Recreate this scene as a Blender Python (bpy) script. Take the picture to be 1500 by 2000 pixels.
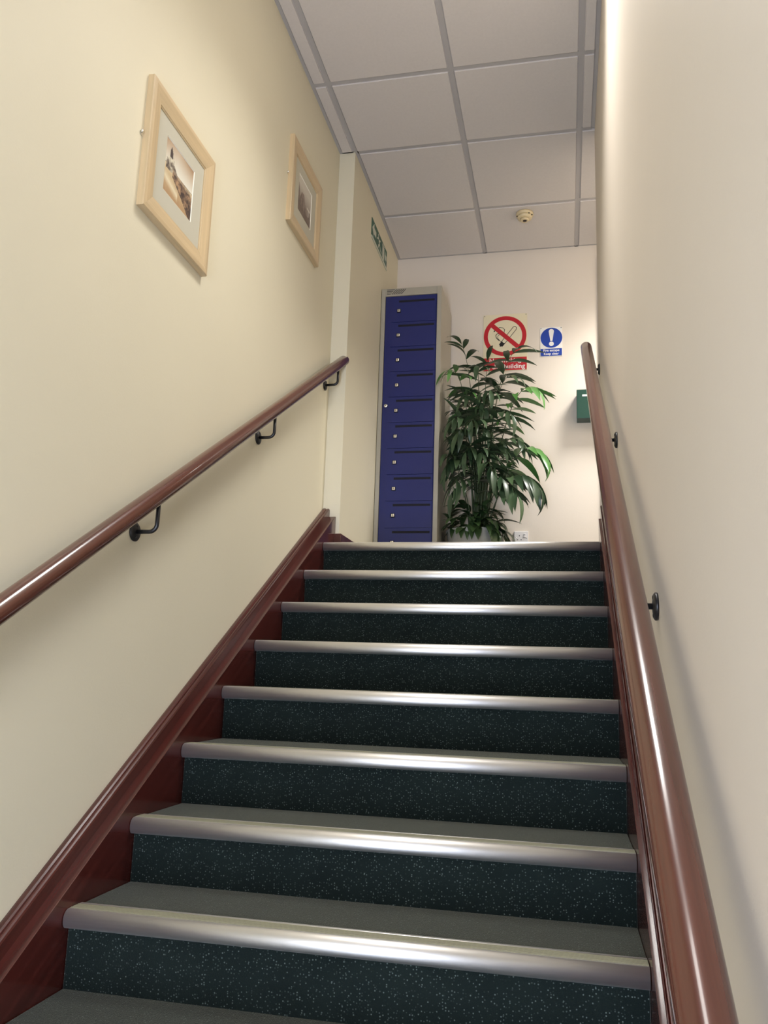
import bpy, bmesh, math, random
from mathutils import Vector, Matrix
random.seed(7)
for o in list(bpy.data.objects): bpy.data.objects.remove(o, do_unlink=True)
SC = bpy.context.scene
COL = SC.collection
PI = math.pi

# ------------------------------------------------------------------ dimensions (metres)
RISE, GOING, WID = 0.16618, 0.27342, 1.2775      # step rise, going, clear width between strings
SL = RISE / GOING
ZC = 2.2068                                      # ceiling grid height above the landing
XL, XR = -0.069, 1.297                           # stair walls
GX = 0.0193                                      # landing left wall / first ceiling runner
Y1 = 0.196                                       # where the stair walls end and the landing widens
YR = 0.25                                        # end of right stair wall
YE = 1.409                                       # end wall of the landing
NST = 14
ZLOW = -NST * RISE                               # lower hall floor
YLOW = -5.6
XFAR = 3.0

# ------------------------------------------------------------------ camera
cam_d = bpy.data.cameras.new('camera')
cam = bpy.data.objects.new('camera', cam_d); COL.objects.link(cam)
yaw, pit, rol = 0.21703, 0.19567, 0.03276
f_ = Vector((-math.sin(yaw)*math.cos(pit), math.cos(yaw)*math.cos(pit), math.sin(pit)))
r0 = Vector((math.cos(yaw), math.sin(yaw), 0)); u0 = r0.cross(f_)
r_ = math.cos(rol)*r0 + math.sin(rol)*u0
u_ = -math.sin(rol)*r0 + math.cos(rol)*u0
M = Matrix((r_, u_, -f_)).transposed().to_4x4()
M.translation = Vector((1.11972, -3.76425, -0.61714))
cam.matrix_world = M
cam_d.sensor_fit = 'VERTICAL'; cam_d.sensor_height = 32.0; cam_d.sensor_width = 24.0
cam_d.lens = 1623.6 / 2000 * 32.0
cam_d.clip_start = 0.02
SC.camera = cam

# ------------------------------------------------------------------ world, lights, exposure
w = bpy.data.worlds.new('world'); SC.world = w; w.use_nodes = True
w.node_tree.nodes['Background'].inputs[0].default_value = (0.75, 0.82, 1.0, 1)
w.node_tree.nodes['Background'].inputs[1].default_value = 0.15
SC.view_settings.view_transform = 'Standard'; SC.view_settings.look = 'None'
SC.view_settings.exposure = 0.0; SC.view_settings.gamma = 1.0
SC.view_settings.use_curve_mapping = False

def area(name, loc, rot, sx, sy, power, col, spread=180):
    d = bpy.data.lights.new(name, 'AREA'); d.shape = 'RECTANGLE'; d.size = sx; d.size_y = sy
    d.energy = power; d.color = col; d.spread = math.radians(spread)     # louvres narrow a lamp's beam
    o = bpy.data.objects.new(name, d); o.location = loc; o.rotation_euler = rot; COL.objects.link(o)
    return o
WARM = (1.0, 0.972, 0.940); NEUT = (1.0, 0.968, 0.93); COOL = (0.68, 0.77, 1.0)
LUM = [(GX + 0.9, -1.25), (GX + 0.9, -2.45), (GX + 1.95, 0.72)]          # three recessed louvred ceiling luminaires
area('stair_lamp', (LUM[0][0], LUM[0][1], ZC - 0.016), (0, 0, 0), 0.52, 0.52, 16.5, WARM, 114)
area('lower_stair_lamp', (LUM[1][0], LUM[1][1], ZC - 0.016), (0, 0, 0), 0.52, 0.52, 4.5, WARM, 120)
area('landing_lamp', (LUM[2][0], LUM[2][1], ZC - 0.016), (0, 0, 0), 0.52, 0.52, 50, NEUT, 125)
area('door_daylight', (0.85, YLOW + 0.03, ZLOW + 1.12), (PI/2, 0, 0), 0.68, 1.95, 128, COOL)

# ------------------------------------------------------------------ material helpers
def srgb(r, g, b):
    f = lambda c: (c/255/12.92) if c/255 <= 0.04045 else ((c/255+0.055)/1.055)**2.4
    return (f(r), f(g), f(b), 1)
MATS = {}
def mat(name, col, rough=0.5, metal=0.0, bump=None, coat=0.0, var=None, spec=0.5, sheen=0.0, emit=None):
    if name in MATS: return MATS[name]
    m = bpy.data.materials.new(name); m.use_nodes = True
    nt = m.node_tree; b = nt.nodes['Principled BSDF']
    b.inputs['Base Color'].default_value = col
    b.inputs['Roughness'].default_value = rough
    b.inputs['Metallic'].default_value = metal
    b.inputs['Coat Weight'].default_value = coat
    b.inputs['Coat Roughness'].default_value = 0.08
    b.inputs['Specular IOR Level'].default_value = spec
    b.inputs['Sheen Weight'].default_value = sheen
    if emit: b.inputs['Emission Color'].default_value = emit[0]; b.inputs['Emission Strength'].default_value = emit[1]
    tc = nt.nodes.new('ShaderNodeTexCoord')
    if var:                                   # (scale vec, amount, tilt about X) colour variation
        mp = nt.nodes.new('ShaderNodeMapping'); mp.vector_type = 'TEXTURE'
        mp.inputs['Scale'].default_value = tuple(1.0/c for c in var[0])
        if len(var) > 2: mp.inputs['Rotation'].default_value = (var[2], 0, 0)
        nz = nt.nodes.new('ShaderNodeTexNoise'); nz.inputs['Scale'].default_value = 1.0; nz.inputs['Detail'].default_value = 5
        cr = nt.nodes.new('ShaderNodeValToRGB')
        k = var[1]
        cr.color_ramp.elements[0].position = 0.3; cr.color_ramp.elements[1].position = 0.7
        cr.color_ramp.elements[0].color = tuple(c*(1-k) for c in col[:3]) + (1,)
        cr.color_ramp.elements[1].color = tuple(min(1, c*(1+k)) for c in col[:3]) + (1,)
        nt.links.new(tc.outputs['Object'], mp.inputs[0]); nt.links.new(mp.outputs[0], nz.inputs['Vector'])
        nt.links.new(nz.outputs['Fac'], cr.inputs[0]); nt.links.new(cr.outputs[0], b.inputs['Base Color'])
    if bump:                                  # (scale, strength, distance)
        nz = nt.nodes.new('ShaderNodeTexNoise'); nz.inputs['Scale'].default_value = bump[0]; nz.inputs['Detail'].default_value = 3
        bp = nt.nodes.new('ShaderNodeBump'); bp.inputs['Strength'].default_value = bump[1]; bp.inputs['Distance'].default_value = bump[2]
        nt.links.new(tc.outputs['Object'], nz.inputs['Vector']); nt.links.new(nz.outputs['Fac'], bp.inputs['Height'])
        nt.links.new(bp.outputs[0], b.inputs['Normal'])
    MATS[name] = m
    return m

wall_m = mat('cream_paint', srgb(224, 216, 190), 0.55, bump=(160, 0.12, 0.002), var=((1.2, 1.2, 1.2), 0.025), spec=0.3)
wall2_m = mat('magnolia_paint', srgb(223, 213, 199), 0.55, bump=(160, 0.12, 0.002), var=((1.2, 1.2, 1.2), 0.025), spec=0.3)  # slightly pinker wall colour, for the right and end walls
tile_m = mat('ceiling_tile', srgb(216, 209, 203), 0.9, bump=(420, 0.25, 0.001), var=((90, 90, 90), 0.02))
grid_m = mat('ceiling_grid', srgb(184, 180, 178), 0.55)
mahog_m = mat('mahogany', (0.062, 0.012, 0.009, 1), 0.2, var=((60, 1.5, 60), 0.30, math.atan(SL)), coat=0.25)
rail_m = mat('rail_wood', (0.092, 0.027, 0.016, 1), 0.22, var=((70, 2.0, 70), 0.24, math.atan(SL)), coat=0.35)
skirt_m = mat('dark_skirting', (0.070, 0.020, 0.014, 1), 0.3, coat=0.2, var=((2, 20, 20), 0.25))
alu_m = mat('brushed_aluminium', (0.86, 0.85, 0.83, 1), 0.46, metal=1.0, bump=(60, 0.02, 0.001), var=((2, 60, 60), 0.06))
ins_m = mat('nosing_rubber', srgb(152, 150, 128), 0.5, bump=(300, 0.2, 0.001))
black_m = mat('black_iron', (0.012, 0.012, 0.013, 1), 0.35)
oak_m = mat('pale_wood', srgb(206, 182, 142), 0.38, var=((60, 3, 60), 0.10), coat=0.15)
oakv_m = mat('pale_wood_upright', srgb(206, 182, 142), 0.38, var=((60, 60, 3), 0.10), coat=0.15)
mount_m = mat('mount_board', srgb(194, 189, 170), 0.8)
bevel_m = mat('mount_bevel', srgb(240, 236, 220), 0.7)
lgrey_m = mat('locker_grey', srgb(170, 164, 148), 0.4, bump=(500, 0.05, 0.0005))
blue_m = mat('locker_blue', (0.013, 0.021, 0.135, 1), 0.30, bump=(600, 0.06, 0.0005))
dark_m = mat('dark_recess', (0.004, 0.004, 0.010, 1), 0.8)  # near-black for small marks and for shade painted into slots and holes
chrome_m = mat('chrome', (0.85, 0.84, 0.80, 1), 0.18, metal=1.0)
pot_m = mat('planter_ceramic', srgb(208, 205, 194), 0.35, bump=(14, 0.15, 0.004))
soil_m = mat('soil', (0.018, 0.012, 0.008, 1), 0.95, bump=(90, 0.8, 0.01))
stem_m = mat('plant_stem', (0.050, 0.075, 0.022, 1), 0.5)
signcream_m = mat('sign_cream', srgb(226, 216, 184), 0.45)
signwhite_m = mat('sign_white', srgb(232, 230, 224), 0.4)
red_m = mat('sign_red', srgb(186, 26, 40), 0.4)
sblue_m = mat('sign_blue', srgb(24, 62, 158), 0.4)
sblack_m = mat('sign_black', srgb(16, 16, 18), 0.5)
sgreen_m = mat('sign_green', srgb(20, 84, 62), 0.4)
clear_m = mat('sign_pale', srgb(196, 198, 180), 0.35)
boxg_m = mat('box_green', srgb(14, 62, 50), 0.35)
plast_m = mat('white_plastic', srgb(226, 224, 222), 0.3)
cream_m = mat('detector_cream', srgb(226, 208, 168), 0.45)
lamp_m = mat('lamp_diffuser', (0.9, 0.9, 0.88, 1), 0.5, emit=((1, 0.93, 0.82, 1), 3.0))
door_m = mat('door_brown', (0.05, 0.022, 0.016, 1), 0.35)
glass_m = mat('pane_daylight', (0.6, 0.7, 0.85, 1), 0.2, emit=((0.65, 0.78, 1, 1), 1.0))

def leaf_mat(name, a, b_, rough):
    m = bpy.data.materials.new(name); m.use_nodes = True
    nt = m.node_tree; b = nt.nodes['Principled BSDF']
    oi = nt.nodes.new('ShaderNodeObjectInfo'); cr = nt.nodes.new('ShaderNodeValToRGB')
    cr.color_ramp.elements[0].color = a; cr.color_ramp.elements[1].color = b_
    nt.links.new(oi.outputs['Random'], cr.inputs[0]); nt.links.new(cr.outputs[0], b.inputs['Base Color'])
    b.inputs['Roughness'].default_value = rough
    return m
leaf_m = leaf_mat('palm_leaf', (0.024, 0.052, 0.024, 1), (0.075, 0.125, 0.058, 1), 0.34)
lit_leaf_m = leaf_mat('palm_leaf_young', (0.060, 0.190, 0.035, 1), (0.110, 0.260, 0.070, 1), 0.34)  # brighter greens: real leaf variation plus light on outer fronds painted in
broad_m = leaf_mat('broad_leaf', (0.026, 0.058, 0.020, 1), (0.070, 0.130, 0.045, 1), 0.28)

def carpet_mat():
    m = bpy.data.materials.new('green_carpet'); m.use_nodes = True
    nt = m.node_tree; b = nt.nodes['Principled BSDF']
    tc = nt.nodes.new('ShaderNodeTexCoord')
    vo = nt.nodes.new('ShaderNodeTexVoronoi'); vo.inputs['Scale'].default_value = 160; vo.inputs['Randomness'].default_value = 0.8
    nt.links.new(tc.outputs['Object'], vo.inputs['Vector'])
    d = nt.nodes.new('ShaderNodeMapRange'); d.inputs[1].default_value = 0.16; d.inputs[2].default_value = 0.30
    d.inputs[3].default_value = 1; d.inputs[4].default_value = 0
    nt.links.new(vo.outputs['Distance'], d.inputs[0])
    sp = nt.nodes.new('ShaderNodeSeparateColor'); nt.links.new(vo.outputs['Color'], sp.inputs[0])
    g = nt.nodes.new('ShaderNodeMapRange'); g.inputs[1].default_value = 0.25; g.inputs[2].default_value = 0.95
    nt.links.new(sp.outputs[0], g.inputs[0])
    mu = nt.nodes.new('ShaderNodeMath'); mu.operation = 'MULTIPLY'
    nt.links.new(d.outputs[0], mu.inputs[0]); nt.links.new(g.outputs[0], mu.inputs[1])
    nz = nt.nodes.new('ShaderNodeTexNoise'); nz.inputs['Scale'].default_value = 7; nz.inputs['Detail'].default_value = 6
    nt.links.new(tc.outputs['Object'], nz.inputs['Vector'])
    base = nt.nodes.new('ShaderNodeValToRGB')
    base.color_ramp.elements[0].position = 0.3; base.color_ramp.elements[1].position = 0.75
    base.color_ramp.elements[0].color = (0.0050, 0.0095, 0.0085, 1); base.color_ramp.elements[1].color = (0.0095, 0.0160, 0.0140, 1)
    nt.links.new(nz.outputs['Fac'], base.inputs[0])
    mx = nt.nodes.new('ShaderNodeMix'); mx.data_type = 'RGBA'
    mx.inputs[7].default_value = (0.125, 0.155, 0.138, 1)
    nt.links.new(mu.outputs[0], mx.inputs[0]); nt.links.new(base.outputs[0], mx.inputs[6])
    nt.links.new(mx.outputs[2], b.inputs['Base Color'])
    b.inputs['Roughness'].default_value = 0.95; b.inputs['Specular IOR Level'].default_value = 0.15
    b.inputs['Sheen Weight'].default_value = 0.44; b.inputs['Sheen Roughness'].default_value = 0.38
    b.inputs['Sheen Tint'].default_value = (0.95, 0.95, 0.80, 1)
    n2 = nt.nodes.new('ShaderNodeTexNoise'); n2.inputs['Scale'].default_value = 420
    nt.links.new(tc.outputs['Object'], n2.inputs['Vector'])
    bp = nt.nodes.new('ShaderNodeBump'); bp.inputs['Strength'].default_value = 0.6; bp.inputs['Distance'].default_value = 0.003
    nt.links.new(n2.outputs['Fac'], bp.inputs['Height']); nt.links.new(bp.outputs[0], b.inputs['Normal'])
    return m
carpet_m = carpet_mat()

# ------------------------------------------------------------------ mesh helpers
def link(name, me, m, parent=None, smooth=False):
    o = bpy.data.objects.new(name, me); COL.objects.link(o)
    if m is not None:
        ms = m if isinstance(m, (list, tuple)) else [m]
        if not me.materials:
            for k in ms: me.materials.append(k)
    if parent: o.parent = parent
    if smooth:
        for p in me.polygons: p.use_smooth = True
    return o
def from_bm(name, bm, m, parent=None, smooth=False):
    me = bpy.data.meshes.new(name); bmesh.ops.recalc_face_normals(bm, faces=bm.faces); bm.to_mesh(me); bm.free()
    return link(name, me, m, parent, smooth)
def bbox(bm, x0, x1, y0, y1, z0, z1, bev=0.0, seg=2, mi=0):
    vs = [bm.verts.new(p) for p in ((x0,y0,z0),(x1,y0,z0),(x1,y1,z0),(x0,y1,z0),(x0,y0,z1),(x1,y0,z1),(x1,y1,z1),(x0,y1,z1))]
    fs = [bm.faces.new([vs[i] for i in q]) for q in ((3,2,1,0),(4,5,6,7),(0,1,5,4),(1,2,6,5),(2,3,7,6),(3,0,4,7))]
    for f in fs: f.material_index = mi
    if bev > 0:
        es = list({e for f in fs for e in f.edges})
        r = bmesh.ops.bevel(bm, geom=es, offset=bev, segments=seg, profile=0.5, affect='EDGES')
        for f in r['faces']: f.material_index = mi
def box(name, x0, x1, y0, y1, z0, z1, m, parent=None, bev=0.0, seg=2, smooth=False):
    bm = bmesh.new(); bbox(bm, x0, x1, y0, y1, z0, z1, bev, seg)
    return from_bm(name, bm, m, parent, smooth)
def boxes(name, bl, m, parent=None, bev=0.0):
    bm = bmesh.new()
    for b in bl: bbox(bm, *b, bev=bev)
    return from_bm(name, bm, m, parent)
def sweep(bm, rings, closed=True, cap=True, mi=0):
    vr = [[bm.verts.new(p) for p in r] for r in rings]
    n = len(vr[0])
    for a, b in zip(vr, vr[1:]):
        for k in range(n if closed else n-1):
            f = bm.faces.new((a[k], a[(k+1) % n], b[(k+1) % n], b[k])); f.smooth = True; f.material_index = mi
    if cap:
        for q in (vr[0], vr[-1]):
            f = bm.faces.new(q); f.material_index = mi
def tube(bm, pts, rad, n=10, mi=0):
    pts = [Vector(p) for p in pts]; rings = []
    up = Vector((0.123, 0.345, 0.93)).normalized()
    for i, p in enumerate(pts):
        t = (pts[min(i+1, len(pts)-1)] - pts[max(i-1, 0)]).normalized()
        s = t.cross(up).normalized(); v = s.cross(t)
        r = rad[i] if isinstance(rad, (list, tuple)) else rad
        rings.append([p + r*(math.cos(2*PI*k/n)*s + math.sin(2*PI*k/n)*v) for k in range(n)])
    sweep(bm, rings, mi=mi)
def lathe(bm, prof, c, n=32, axis='z', mi=0):
    rings = []
    for r, h in prof:
        ring = []
        for k in range(n):
            a = 2*PI*k/n; ca, sa = r*math.cos(a), r*math.sin(a)
            ring.append((c[0]+ca, c[1]+sa, c[2]+h) if axis == 'z' else ((c[0]+h, c[1]+ca, c[2]+sa) if axis == 'x' else (c[0]+ca, c[1]+h, c[2]+sa)))
        rings.append(ring)
    sweep(bm, rings, mi=mi)
def poly(bm, pts, mi=0):
    f = bm.faces.new([bm.verts.new(p) for p in pts]); f.material_index = mi; return f
def extr(bm, pts, d, mi=0):                   # polygon extruded by vector d
    d = Vector(d); a = [bm.verts.new(p) for p in pts]; b = [bm.verts.new(Vector(p)+d) for p in pts]
    n = len(a); fs = [bm.faces.new(a[::-1]), bm.faces.new(b)]
    for k in range(n): fs.append(bm.faces.new((a[k], a[(k+1) % n], b[(k+1) % n], b[k])))
    for f in fs: f.material_index = mi
def empty(name, loc=(0, 0, 0)):
    o = bpy.data.objects.new(name, None); COL.objects.link(o); o.location = loc; o.empty_display_size = 0.05
    return o
def tag(o, label, cat, group=None):
    o['label'] = label; o['category'] = cat
    if group: o['group'] = group
    return o
def thing(name, label, cat, group=None): return tag(empty(name), label, cat, group)
def struct(o): o['kind'] = 'structure'; return o

# ================================================================== THE SETTING
struct(box('wall_left', -0.25, XL, YLOW, Y1, ZLOW - 0.1, ZC + 0.12, wall_m))
struct(box('wall_landing_left', -0.25, GX, Y1, YE, -0.25, ZC + 0.12, wall_m))
struct(box('wall_right', XR, XR + 0.12, YLOW, YR, ZLOW - 0.1, ZC + 0.12, wall2_m, bev=0.004))
struct(box('wall_end', -0.25, XFAR + 0.1, YE, YE + 0.12, -0.25, ZC + 0.12, wall2_m))
struct(box('wall_landing_right', XFAR, XFAR + 0.1, YR - 0.12, YE, -0.25, ZC + 0.12, wall2_m))
struct(box('wall_landing_front', XR + 0.12, XFAR + 0.1, YR - 0.12, YR, -0.25, ZC + 0.12, wall2_m))
wf = struct(boxes('wall_lower_hall', [(-0.25, 0.36, YLOW - 0.12, YLOW, ZLOW - 0.1, ZC + 0.12), (1.24, XR + 0.12, YLOW - 0.12, YLOW, ZLOW - 0.1, ZC + 0.12), (0.36, 1.24, YLOW - 0.12, YLOW, ZLOW + 2.25, ZC + 0.12)], wall_m))
struct(box('floor', XL, XFAR, 0.012, YE, -0.06, -0.002, carpet_m))
struct(box('floor_lower_hall', XL, XR, YLOW, -13*GOING + 0.03, ZLOW - 0.08, ZLOW, carpet_m))
# entrance door with daylight panes, down behind the viewer
ya_, yb_ = YLOW - 0.07, YLOW - 0.02
d2 = struct(boxes('door_2', [(0.36, 0.42, ya_, yb_, ZLOW, ZLOW + 2.25), (1.18, 1.24, ya_, yb_, ZLOW, ZLOW + 2.25), (0.42, 1.18, ya_, yb_, ZLOW + 2.17, ZLOW + 2.25), (0.42, 1.18, ya_, yb_, ZLOW, ZLOW + 0.12), (0.78, 0.82, ya_, yb_, ZLOW + 0.12, ZLOW + 2.17)], door_m))
for x0, x1 in ((0.42, 0.78), (0.82, 1.18)):
    box('pane', x0, x1, YLOW - 0.05, YLOW - 0.042, ZLOW + 0.12, ZLOW + 2.17, glass_m, d2)
# door in the end wall, almost wholly behind the right stair wall
d1 = struct(boxes('door_1', [(1.352, 1.412, YE - 0.018, YE - 0.001, 0, 2.109), (2.20, 2.26, YE - 0.018, YE - 0.001, 0, 2.109), (1.412, 2.20, YE - 0.018, YE - 0.001, 2.05, 2.109)], door_m))
box('door_leaf', 1.415, 2.197, YE - 0.012, YE - 0.002, 0.006, 2.047, door_m, d1)
# baseboards of the landing
struct(boxes('baseboard_left', [(-0.036, GX + 0.014, Y1 - 0.014, Y1 - 0.0005, 0, 0.077), (GX + 0.0005, GX + 0.014, Y1 - 0.0004, 0.935, 0, 0.077)], skirt_m, bev=0.002))
struct(box('baseboard_end', 0.41, 1.351, YE - 0.014, YE - 0.0005, 0, 0.09, skirt_m, bev=0.002))

# ---------------- suspended ceiling
ceil_o = struct(box('ceiling', -0.25, XFAR + 0.1, YLOW - 0.1, YE + 0.12, ZC + 0.06, ZC + 0.12, grid_m))
runX = [GX, GX + 0.6, GX + 1.2]
runY = [-0.3513 - 0.6*k for k in range(9, 0, -1)] + [-0.3513, 0.1958, 0.8526]
TW = 0.012
def bar(x0, x1, y0, y1): box('grid_bar', x0, x1, y0, y1, ZC, ZC + 0.035, grid_m, ceil_o)
for x in runX[1:]: bar(x - TW, x + TW, YLOW, YE)
bar(GX - TW, GX + TW, YLOW, Y1 - 0.012); bar(GX, GX + 0.018, Y1 - 0.012, YE)
for x in (GX + 1.8, GX + 2.4): bar(x - TW, x + TW, YR, YE)
bar(XL, XL + 0.016, YLOW, Y1); bar(XR - 0.018, XR, YLOW, Y1)
bar(GX + 0.018, XFAR, YE - 0.010, YE)
bar(XL + 0.016, GX - TW, Y1 - 0.008, Y1)
tile_cache = {}
def tile(x0, x1, y0, y1):
    w_, l_ = round(x1 - x0, 4), round(y1 - y0, 4)
    if (w_, l_) not in tile_cache:
        bm = bmesh.new(); e = 0.0035; dz = 0.007
        bbox(bm, -w_/2, w_/2, -l_/2, l_/2, 0.0012, 0.014)
        bbox(bm, -w_/2 + e, w_/2 - e, -l_/2 + e, l_/2 - e, -dz, 0.0012, bev=0.0015, seg=1)
        me = bpy.data.meshes.new('ceiling_tile'); bmesh.ops.recalc_face_normals(bm, faces=bm.faces); bm.to_mesh(me); bm.free()
        me.materials.append(tile_m); tile_cache[(w_, l_)] = me
    o = bpy.data.objects.new('ceiling_tile', tile_cache[(w_, l_)]); COL.objects.link(o); o.parent = ceil_o
    o.location = ((x0+x1)/2, (y0+y1)/2, ZC + 0.001)
lum_cells = []
rows = [YLOW] + [y for y in runY if y > YLOW + 0.1] + [YE - 0.008]
colsX = [XL + 0.004, GX, GX + 0.6, GX + 1.2, XR - 0.004]
for j in range(len(rows) - 1):
    ya, yb = rows[j], rows[j+1]
    stair = yb <= Y1 + 0.01
    for y in ([ya] if j else []):
        segs = list(zip(colsX, colsX[1:])) if stair or abs(y - 0.1958) < 0.01 else list(zip([GX + 0.006, GX + 0.6, GX + 1.2, GX + 1.8, GX + 2.4], [GX + 0.6, GX + 1.2, GX + 1.8, GX + 2.4, XFAR]))
        for (xa, xb) in segs: bar(xa + TW, xb - TW, y - TW, y + TW)
    cx = colsX if stair else [GX + 0.006, GX + 0.6, GX + 1.2, GX + 1.8, GX + 2.4, XFAR]
    for xa, xb in zip(cx, cx[1:]):
        mx_, my_ = (xa + xb)/2, (ya + yb)/2
        if xb - xa > 0.4 and any(abs(mx_ - lx) < 0.31 and abs(my_ - ly) < 0.31 for lx, ly in LUM):
            lum_cells.append((xa + TW, xb - TW, ya + TW, yb - TW)); continue
        tile(xa + TW, xb - TW, ya + TW, yb - TW)

# ================================================================== STAIRCASE
stairs = thing('staircase', 'straight flight of dark green carpeted stairs with bright metal nosings and mahogany side strings', 'staircase')
def mk_step():
    bm = bmesh.new(); bbox(bm, 0.001, WID - 0.001, 0.010, GOING + 0.035, -RISE - 0.03, -0.002, bev=0.003, seg=2)
    me = bpy.data.meshes.new('carpeted_step'); bmesh.ops.recalc_face_normals(bm, faces=bm.faces); bm.to_mesh(me); bm.free()
    me.materials.append(carpet_m); return me
def mk_nosing():
    prof = [(0.058, -0.0015), (0.058, 0.0005), (0.050, 0.0008), (0.046, 0.0008), (0.046, -0.0004), (0.006, -0.0004), (0.006, 0.0006), (0.0, 0.0003), (-0.006, -0.0018), (-0.011, -0.0058), (-0.0145, -0.0115), (-0.016, -0.0185), (-0.0155, -0.026), (-0.0135, -0.032), (-0.0100, -0.0370), (-0.005, -0.0395), (0.0, -0.0400), (0.011, -0.0395), (0.011, -0.0025)]
    bm = bmesh.new(); sweep(bm, [[(x, y, z) for y, z in prof] for x in (0.0015, WID - 0.0015)])
    me = bpy.data.meshes.new('nosing'); bmesh.ops.recalc_face_normals(bm, faces=bm.faces); bm.to_mesh(me); bm.free()
    me.materials.append(alu_m); return me
def mk_insert():
    bm = bmesh.new(); bbox(bm, 0.0015, WID - 0.0015, 0.0065, 0.0455, -0.0012, 0.0008)
    for k in range(5):
        y = 0.012 + k*0.007; bbox(bm, 0.0015, WID - 0.0015, y, y + 0.0035, 0.0008, 0.0014)
    me = bpy.data.meshes.new('nosing_insert'); bm.to_mesh(me); bm.free(); me.materials.append(ins_m); return me
step_me, nos_me, ins_me = mk_step(), mk_nosing(), mk_insert()
DZ = {0: 0.0022, 5: -0.001, 6: -0.0045, 7: 0.0025}       # small irregularities of the real flight
for i in range(NST):
    s = link('carpeted_step', step_me, None, stairs); s.location = (0, -i*GOING, -i*RISE + DZ.get(i, 0))
    link('nosing', nos_me, None, s); link('nosing_insert', ins_me, None, s)
def string_board(name, prof, ya, yb):
    bm = bmesh.new(); rings = []
    for y, dh in ((ya, 0), (yb - 0.012, 0), (yb - 0.004, 0.002), (yb, 0.006)):
        rings.append([(x, y, SL*y + h - (dh if h > 0 else 0)) for x, h in prof])
    sweep(bm, rings)
    for f in bm.faces: f.smooth = False
    return from_bm(name, bm, mahog_m, stairs)
PB = [(-0.0335, -0.27), (0.0, -0.27), (0.0, 0.0485), (-0.0015, 0.05), (-0.0335, 0.05)]
PM = [(-0.0682, -0.27), (-0.0336, -0.27), (-0.0336, 0.085), (-0.036, 0.0895), (-0.040, 0.0918), (-0.044, 0.0918), (-0.0475, 0.0895), (-0.0490, 0.0875), (-0.0505, 0.0905), (-0.055, 0.0932), (-0.063, 0.0938), (-0.0682, 0.092)]
string_board('string_board', PB, -13.4*GOING, Y1 - 0.0005)
string_board('string_moulding', PM, -13.4*GOING, Y1 - 0.0005)
kx = (XR - WID)/0.069
mir = lambda P: [(WID - x*kx, h) for x, h in P]
string_board('string_board', mir(PB), -13.4*GOING, Y1 - 0.05)
string_board('string_moulding', mir(PM), -13.4*GOING, Y1)

# ================================================================== HANDRAILS
def handrail(label, xc, h, xw, ya, yb, spots, side):
    t = thing('handrail', label, 'handrail', 'wall handrails of the stair')
    a = math.atan(SL); R = 0.0268
    T = Vector((0, math.cos(a), math.sin(a))); N = Vector((0, -math.sin(a), math.cos(a))); X = Vector((1, 0, 0))
    prof = []
    for k in range(28):                       # mopstick: round with a flat underside
        g = 2*PI*k/28; cx, cz = R*math.cos(g), R*math.sin(g)
        prof.append((cx, max(cz, -R*0.80)))
    P0 = Vector((xc, ya, SL*ya + h)); P1 = Vector((xc, yb, SL*yb + h)); L = (P1 - P0).length
    rings = []
    for d, s in [(0, 1.0)] + [(L*k/24, 1.0) for k in range(1, 24)] + [(L - 0.016, 1.0), (L - 0.010, 0.95), (L - 0.005, 0.84), (L - 0.0015, 0.66), (L, 0.42)]:
        c = P0 + T*d; rings.append([c + X*(u*s) + N*(v*s) for u, v in prof])
    bm = bmesh.new(); sweep(bm, rings); from_bm('rail', bm, rail_m, t)
    for y, hh in spots:
        z = SL*y + hh; zu = SL*y + h - R*0.8/math.cos(a)
        bm = bmesh.new(); n = -side
        lathe(bm, [(0.0265, 0), (0.0275, 0.002*n), (0.0275, 0.005*n), (0.024, 0.008*n), (0.010, 0.010*n)], (xw, y, z), 24, 'x')
        pl = from_bm('bracket_plate', bm, black_m, t)
        for q in (-0.017, 0.017):
            bm = bmesh.new(); lathe(bm, [(0.005, 0), (0.005, 0.0018*n), (0.002, 0.0026*n)], (xw + 0.0075*n, y, z + q), 10, 'x')
            from_bm('screw', bm, black_m, pl)
        bm = bmesh.new(); pts = [(xw + 0.008*n, y, z)]
        span = abs(xc - xw); b = min(0.022, span*0.4)
        pts.append((xc - b*n, y, z))
        for k in range(1, 6):
            g = k/6*PI/2; pts.append((xc - b*n + b*math.sin(g)*n, y, z + b - b*math.cos(g)))
        pts.append((xc, y, z + b)); pts.append((xc, y, zu))
        tube(bm, pts, 0.0062, 10)
        from_bm('bracket_arm', bm, black_m, t)
        bm = bmesh.new(); rr = []
        for q in (-0.032, 0.032): rr.append([Vector((xc, y, zu)) + T*q + X*u + N*v for u, v in ((-0.010, -0.004), (0.010, -0.004), (0.010, -0.0002), (-0.010, -0.0002))])
        sweep(bm, rr)
        for f in bm.faces: f.smooth = False
        from_bm('bracket_saddle', bm, black_m, t)
handrail('polished mahogany handrail on black brackets along the left wall, under the pictures', 0.0, 0.873, XL, -3.75, 0.235, [(-2.6, 0.762), (-1.648, 0.764), (-0.756, 0.760), (0.118, 0.764)], -1)
handrail('polished mahogany handrail on black brackets along the right wall, rising close by the viewer', 1.2355, 0.880, XR, -3.55, 0.225, [(-3.1, 0.79), (-2.066, 0.79), (-0.99, 0.785), (0.156, 0.775)], 1)

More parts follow.
